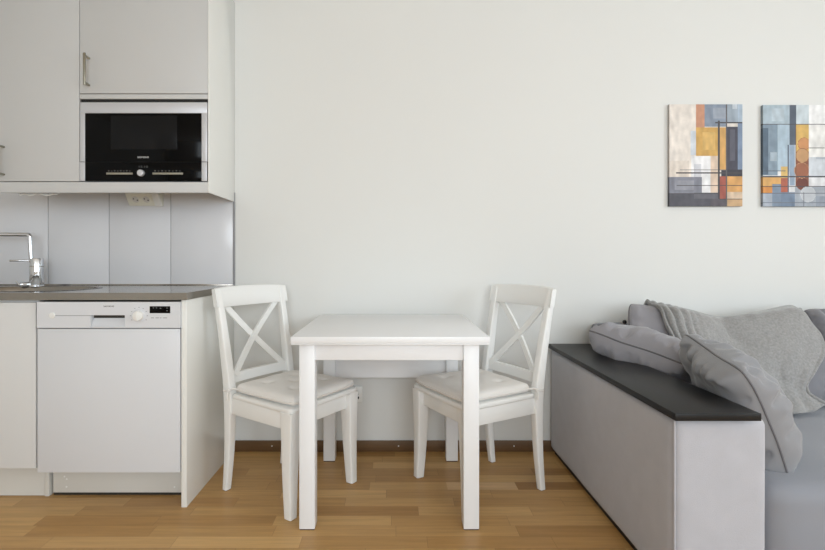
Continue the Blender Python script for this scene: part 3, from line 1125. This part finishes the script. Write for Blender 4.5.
# ------------------------------------------------------------------ throw
cols = [
    [(628 + 14, 318, 2.56), (644, 302.5, 2.47), (656, 322, 2.33), (668, 346, 2.25), (674, 378, 2.2)],
    [(668, 322, 2.56), (668, 306, 2.47), (684, 328, 2.31), (694, 356, 2.23), (703, 388, 2.15)],
    [(690, 326, 2.56), (692, 311, 2.47), (708, 336, 2.29), (720, 368, 2.2), (732, 402, 2.12)],
    [(722, 332, 2.56), (722, 317.5, 2.47), (742, 348, 2.25), (756, 385, 2.16), (768, 416, 2.10)],
    [(758, 330, 2.56), (758, 312.5, 2.47), (772, 345, 2.24), (782, 388, 2.16), (792, 414, 2.09)],
    [(790, 325, 2.56), (787, 307.0, 2.47), (800, 345, 2.25), (797, 388, 2.17), (812, 411, 2.10)],
    [(802, 328, 2.56), (799, 310, 2.46), (813.5, 350, 2.30), (802, 386, 2.19), (827, 404, 2.12)],
]
cw = [[at(*p) for p in c_] for c_ in cols]


def cr(p0, p1, p2, p3, t_):
    return 0.5 * ((2 * p1) + (p2 - p0) * t_ + (2 * p0 - 5 * p1 + 4 * p2 - p3) * t_ ** 2 + (3 * p1 - p0 - 3 * p2 + p3) * t_ ** 3)


def spline(P, q):
    n_ = len(P) - 1
    k = min(n_ - 1, int(q * n_))
    t_ = q * n_ - k
    return cr(P[max(0, k - 1)], P[k], P[k + 1], P[min(n_, k + 2)], t_)


NU, NV = 170, 90
tm = MB()
G = []
for i in range(NU + 1):
    u_ = i / NU
    row = []
    for j in range(NV + 1):
        v_ = j / NV
        P = [spline([c_[k] for c_ in cw], u_) for k in range(5)]
        row.append(spline(P, v_))
    G.append(row)
SEATZ = 0.352
trees = [BVH[k] for k in BVH if 'lying flat' not in k and 'slumped' not in k]
DR = []
for j in range(NV + 1):
    v_ = j / NV
    DR.append((Vector((0, -0.95, 0.32)) if v_ > 0.25 else Vector((0, -0.95 * v_ / 0.25, 0.32 + 0.7 * (1 - v_ / 0.25)))).normalized())
for i in range(NU + 1):
    for j in range(NV + 1):
        q = G[i][j]
        best = None
        for tr in trees:
            hit, hn, idx, dist = tr.ray_cast(q + DR[j] * 0.5, -DR[j], 0.504)
            if hit is not None and (best is None or dist < best[0]):
                best = (dist, hit)
        if best:
            q = best[1] + DR[j] * 0.008
        if q.z < SEATZ + 0.024:
            q.z = SEATZ + 0.024
        G[i][j] = q
for it in range(6):
    H = [r_[:] for r_ in G]
    for i in range(NU + 1):
        for j in range(1, NV):
            a, b = G[max(0, i - 1)][j], G[min(NU, i + 1)][j]
            H[i][j] = G[i][j] * 0.4 + (a + b + G[i][j - 1] + G[i][j + 1]) * 0.15
    G = H
for i in range(NU + 1):
    for j in range(NV + 1):
        u_, v_ = i / NU, j / NV
        left = math.exp(-(u_ / 0.15) ** 2)
        fold = 0.016 * left * (1 + math.sin(u_ * 118 + 1.6 * v_ + 0.8)) * min(1, v_ * 5 + 0.25)
        fold += 0.014 * max(0, v_ - 0.5) * (1 + math.sin(u_ * 38 + 5 * v_ + 1.1))
        fold += 0.014 * (0.5 + noise.fractal(Vector((u_ * 3.6, v_ * 3.0, 4.4)), 1, 2, 3))
        fold += 0.010 * math.exp(-((u_ - 0.985) / 0.02) ** 2)
        G[i][j] = G[i][j] + DR[j] * max(0.0, fold)
V = [[tm.bm.verts.new(p) for p in r_] for r_ in G]
for i in range(NU):
    for j in range(NV):
        tm.bm.faces.new((V[i][j], V[i + 1][j], V[i + 1][j + 1], V[i][j + 1]))
bmesh.ops.recalc_face_normals(tm.bm, faces=tm.bm.faces[:])
th = tm.build('throw_blanket', M['throw'], angle=3)
md = th.modifiers.new('thick', 'SOLIDIFY')
md.thickness = 0.009
md.offset = 0
tag(th, 'grey woollen throw draped over the sofa cushions along the wall', 'blanket')


# ------------------------------------------------------------------ canvases
def make_canvas(u0, v0, v1, boxw, rects, circles, lines, label):
    d_ = 2.637
    p0 = at(u0, v0, d_)
    p1 = at(u0, v1, d_)
    x0_, x1_, z1_, z0_ = p0.x, p0.x + boxw, p0.z, p1.z
    yf, yb = d_ - CD, -0.001
    NX, NZ = 110, 150
    bx0, by0, bx1, by1 = rects[0][:4]

    def colour(px, py):
        col = (200, 200, 200)
        for (a, b, c_, d2, rgb) in rects:
            if a <= px < c_ and b <= py < d2:
                col = rgb
                q = noise.noise(Vector((px * 0.05 + a, py * 0.02 + b, 0)))
                col = tuple(min(255, max(0, k * (1 + 0.10 * q))) for k in col)
        for (cx_, cy_, r_, xmax, rgb, rim) in circles:
            dd = math.hypot(px - cx_, py - cy_)
            if dd < r_ and px < xmax:
                col = rim if dd > r_ - 2.2 else rgb
        for (a, b, c_, d2, rgb) in lines:
            if a <= px < c_ and b <= py < d2:
                col = rgb
        g_ = sum(col) / 3
        return srgb(*[min(255, g_ + 0.78 * (k - g_)) for k in col])
    b = bmesh.new()
    lay = b.loops.layers.float_color.new('pigment')
    g = [[b.verts.new((x0_ + (x1_ - x0_) * i / NX, yf, z1_ + (z0_ - z1_) * j / NZ)) for j in range(NZ + 1)] for i in range(NX + 1)]
    for i in range(NX):
        for j in range(NZ):
            f_ = b.faces.new((g[i][j], g[i][j + 1], g[i + 1][j + 1], g[i + 1][j]))
            c_ = colour(bx0 + (bx1 - bx0) * (i + 0.5) / NX, by0 + (by1 - by0) * (j + 0.5) / NZ)
            for lp in f_.loops:
                lp[lay] = c_
    # wrapped edges and back
    loop = [g[i][0] for i in range(NX + 1)] + [g[NX][j] for j in range(1, NZ + 1)] + [g[i][NZ] for i in range(NX - 1, -1, -1)] + [g[0][j] for j in range(NZ - 1, 0, -1)]
    back = [b.verts.new((v_.co.x, yb, v_.co.z)) for v_ in loop]
    n_ = len(loop)
    for k in range(n_):
        f_ = b.faces.new((loop[k], loop[(k + 1) % n_], back[(k + 1) % n_], back[k]))
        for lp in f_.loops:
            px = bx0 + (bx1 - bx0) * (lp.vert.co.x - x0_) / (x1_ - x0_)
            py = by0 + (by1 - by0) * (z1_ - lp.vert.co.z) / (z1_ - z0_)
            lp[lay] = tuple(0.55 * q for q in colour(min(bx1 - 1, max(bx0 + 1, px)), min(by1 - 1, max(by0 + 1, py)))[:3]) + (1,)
    f_ = b.faces.new(back)
    for lp in f_.loops:
        lp[lay] = (0.5, 0.45, 0.4, 1)
    bmesh.ops.recalc_face_normals(b, faces=b.faces[:])
    me = bpy.data.meshes.new('wall_picture')
    b.to_mesh(me)
    b.free()
    me.materials.append(M['canvas'])
    o = bpy.data.objects.new('wall_picture', me)
    COL.objects.link(o)
    return tag(o, label, 'wall art', 'abstract canvas prints')


DK = (78, 74, 78)
r1 = [(36, 45, 378, 505, (226, 216, 207)), (36, 45, 160, 370, (229, 218, 207)), (36, 300, 130, 372, (222, 208, 194)), (135, 165, 165, 275, (205, 212, 222)),
      (160, 45, 202, 150, (208, 142, 108)), (200, 45, 305, 145, (132, 146, 166)), (240, 60, 300, 110, (150, 160, 176)), (305, 45, 355, 130, (150, 165, 180)),
      (355, 45, 378, 130, (165, 185, 205)), (330, 45, 352, 65, (190, 200, 210)), (160, 148, 270, 278, (219, 166, 78)), (190, 170, 250, 250, (226, 178, 92)),
      (270, 148, 303, 340, (226, 168, 88)), (303, 145, 355, 370, (74, 74, 88)), (320, 160, 345, 300, (92, 92, 106)), (355, 130, 378, 340, (120, 140, 170)),
      (138, 278, 230, 445, (232, 231, 233)), (150, 315, 185, 375, (206, 206, 213)), (230, 278, 268, 445, (226, 197, 172)), (36, 372, 187, 448, (130, 132, 146)),
      (60, 390, 150, 430, (146, 148, 160)), (36, 448, 270, 505, (86, 86, 96)), (150, 445, 270, 470, (104, 104, 114)), (268, 370, 303, 475, (176, 86, 70)),
      (305, 370, 378, 440, (227, 162, 86)), (305, 440, 378, 475, (216, 187, 157)), (303, 475, 378, 505, (211, 167, 118)), (230, 470, 303, 505, (96, 90, 98)), (280, 340, 378, 370, (66, 64, 74))]
l1 = [(66, 352, 378, 357, DK), (85, 340, 300, 343, (130, 124, 124)), (70, 409, 378, 414, DK), (36, 446, 270, 449, DK), (270, 470, 378, 474, DK), (250, 126, 378, 131, DK),
      (264, 120, 271, 470, DK), (300, 45, 305, 505, (96, 92, 96))]
r2 = [(50, 45, 394, 505, (216, 216, 219)), (50, 45, 175, 130, (166, 186, 199)), (90, 60, 150, 120, (180, 197, 208)), (175, 45, 205, 225, (86, 96, 113)), (205, 45, 265, 130, (196, 209, 216)),
      (265, 45, 394, 130, (236, 236, 236)), (50, 135, 120, 365, (128, 149, 167)), (50, 150, 75, 360, (88, 108, 128)), (85, 260, 115, 300, (160, 178, 192)), (120, 135, 175, 345, (166, 189, 206)),
      (175, 225, 200, 410, (145, 165, 190)), (202, 135, 265, 280, (223, 176, 86)), (202, 280, 265, 415, (150, 86, 62)), (265, 135, 394, 280, (229, 227, 223)), (265, 280, 394, 370, (200, 206, 214)),
      (300, 280, 394, 290, (170, 178, 192)), (50, 372, 135, 415, (228, 167, 88)), (50, 415, 95, 445, (226, 142, 62)), (135, 325, 168, 375, (228, 186, 102)), (135, 375, 168, 440, (190, 96, 72)),
      (95, 405, 135, 505, (122, 142, 166)), (135, 440, 200, 505, (112, 132, 158)), (50, 445, 95, 505, (166, 176, 191)), (200, 415, 394, 505, (160, 168, 180)), (300, 460, 394, 505, (140, 150, 166))]
k2 = [(243, 222, 29, 265, (214, 142, 84), (178, 100, 58)), (236, 274, 33, 265, (206, 152, 98), (160, 92, 60)), (235, 402, 30, 265, (120, 62, 52), (150, 84, 62)),
      (233, 342, 36, 265, (168, 98, 68), (206, 150, 104)), (262, 450, 36, 300, (188, 193, 200), (206, 210, 214))]
l2 = [(50, 130, 394, 135, DK), (50, 368, 394, 373, DK), (50, 412, 394, 416, DK), (50, 443, 394, 446, (100, 100, 110)), (265, 238, 340, 241, (90, 84, 84)), (50, 344, 155, 347, (80, 90, 104)),
      (166, 225, 171, 440, (90, 100, 120)), (240, 440, 243, 505, (100, 104, 114)), (50, 488, 394, 491, (112, 118, 130)), (202, 135, 205, 415, (120, 84, 60))]
make_canvas(669.4, 104.3, 206.2, 0.389, r1, [], l1, 'abstract canvas with cream left half and ochre square, nearer the table')
make_canvas(763.0, 105.0, 206.4, 0.389, r2, k2, l2, 'abstract canvas in blue greys with stacked orange discs, by the right edge')

# ------------------------------------------------------------------ light
S.world = bpy.data.worlds.new('daylight')
S.world.use_nodes = True
bg = S.world.node_tree.nodes['Background']
bg.inputs[0].default_value = (0.80, 0.90, 1.0, 1)
bg.inputs[1].default_value = 1.0


def area(name, loc, rot, sx, sy, power, col=(1, 1, 1), spread=PI):
    l = bpy.data.lights.new(name, 'AREA')
    l.shape = 'RECTANGLE'
    l.size, l.size_y = sx, sy
    l.energy = power
    l.color = col
    l.spread = spread
    o = bpy.data.objects.new(name, l)
    COL.objects.link(o)
    o.location = loc
    o.rotation_euler = rot
    return o


area('window_daylight', ((WX0 + WX1) / 2, RY0 + 0.01, (WZ0 + WZ1) / 2), (PI / 2, 0, 0), WX1 - WX0, WZ1 - WZ0, 116, (0.84, 0.93, 1.0))
area('side_window_daylight', (RX1 - 0.01, (QY0 + QY1) / 2, (QZ0 + QZ1) / 2), (0, PI / 2, 0), QZ1 - QZ0, QY1 - QY0, 60, (0.84, 0.93, 1.0))

# ------------------------------------------------------------------ camera
cam = bpy.data.cameras.new('camera')
co = bpy.data.objects.new('camera', cam)
COL.objects.link(co)
co.location = (0, -CD, CH)
co.rotation_euler = (PI / 2, 0, 0)
cam.sensor_fit = 'HORIZONTAL'
cam.sensor_width = 36
cam.lens = 36 * F / 825
cam.shift_x = (412.5 - CX) / 825
cam.shift_y = (CY - 275) / 825
cam.clip_start = 0.05
S.camera = co

S.view_settings.view_transform = 'Standard'
S.view_settings.look = 'None'
S.view_settings.gamma = 1
S.view_settings.exposure = 0.0
S.view_settings.use_curve_mapping = False
S.cycles.use_denoising = True
S.cycles.max_bounces = 10
S.cycles.diffuse_bounces = 6
S.cycles.glossy_bounces = 4
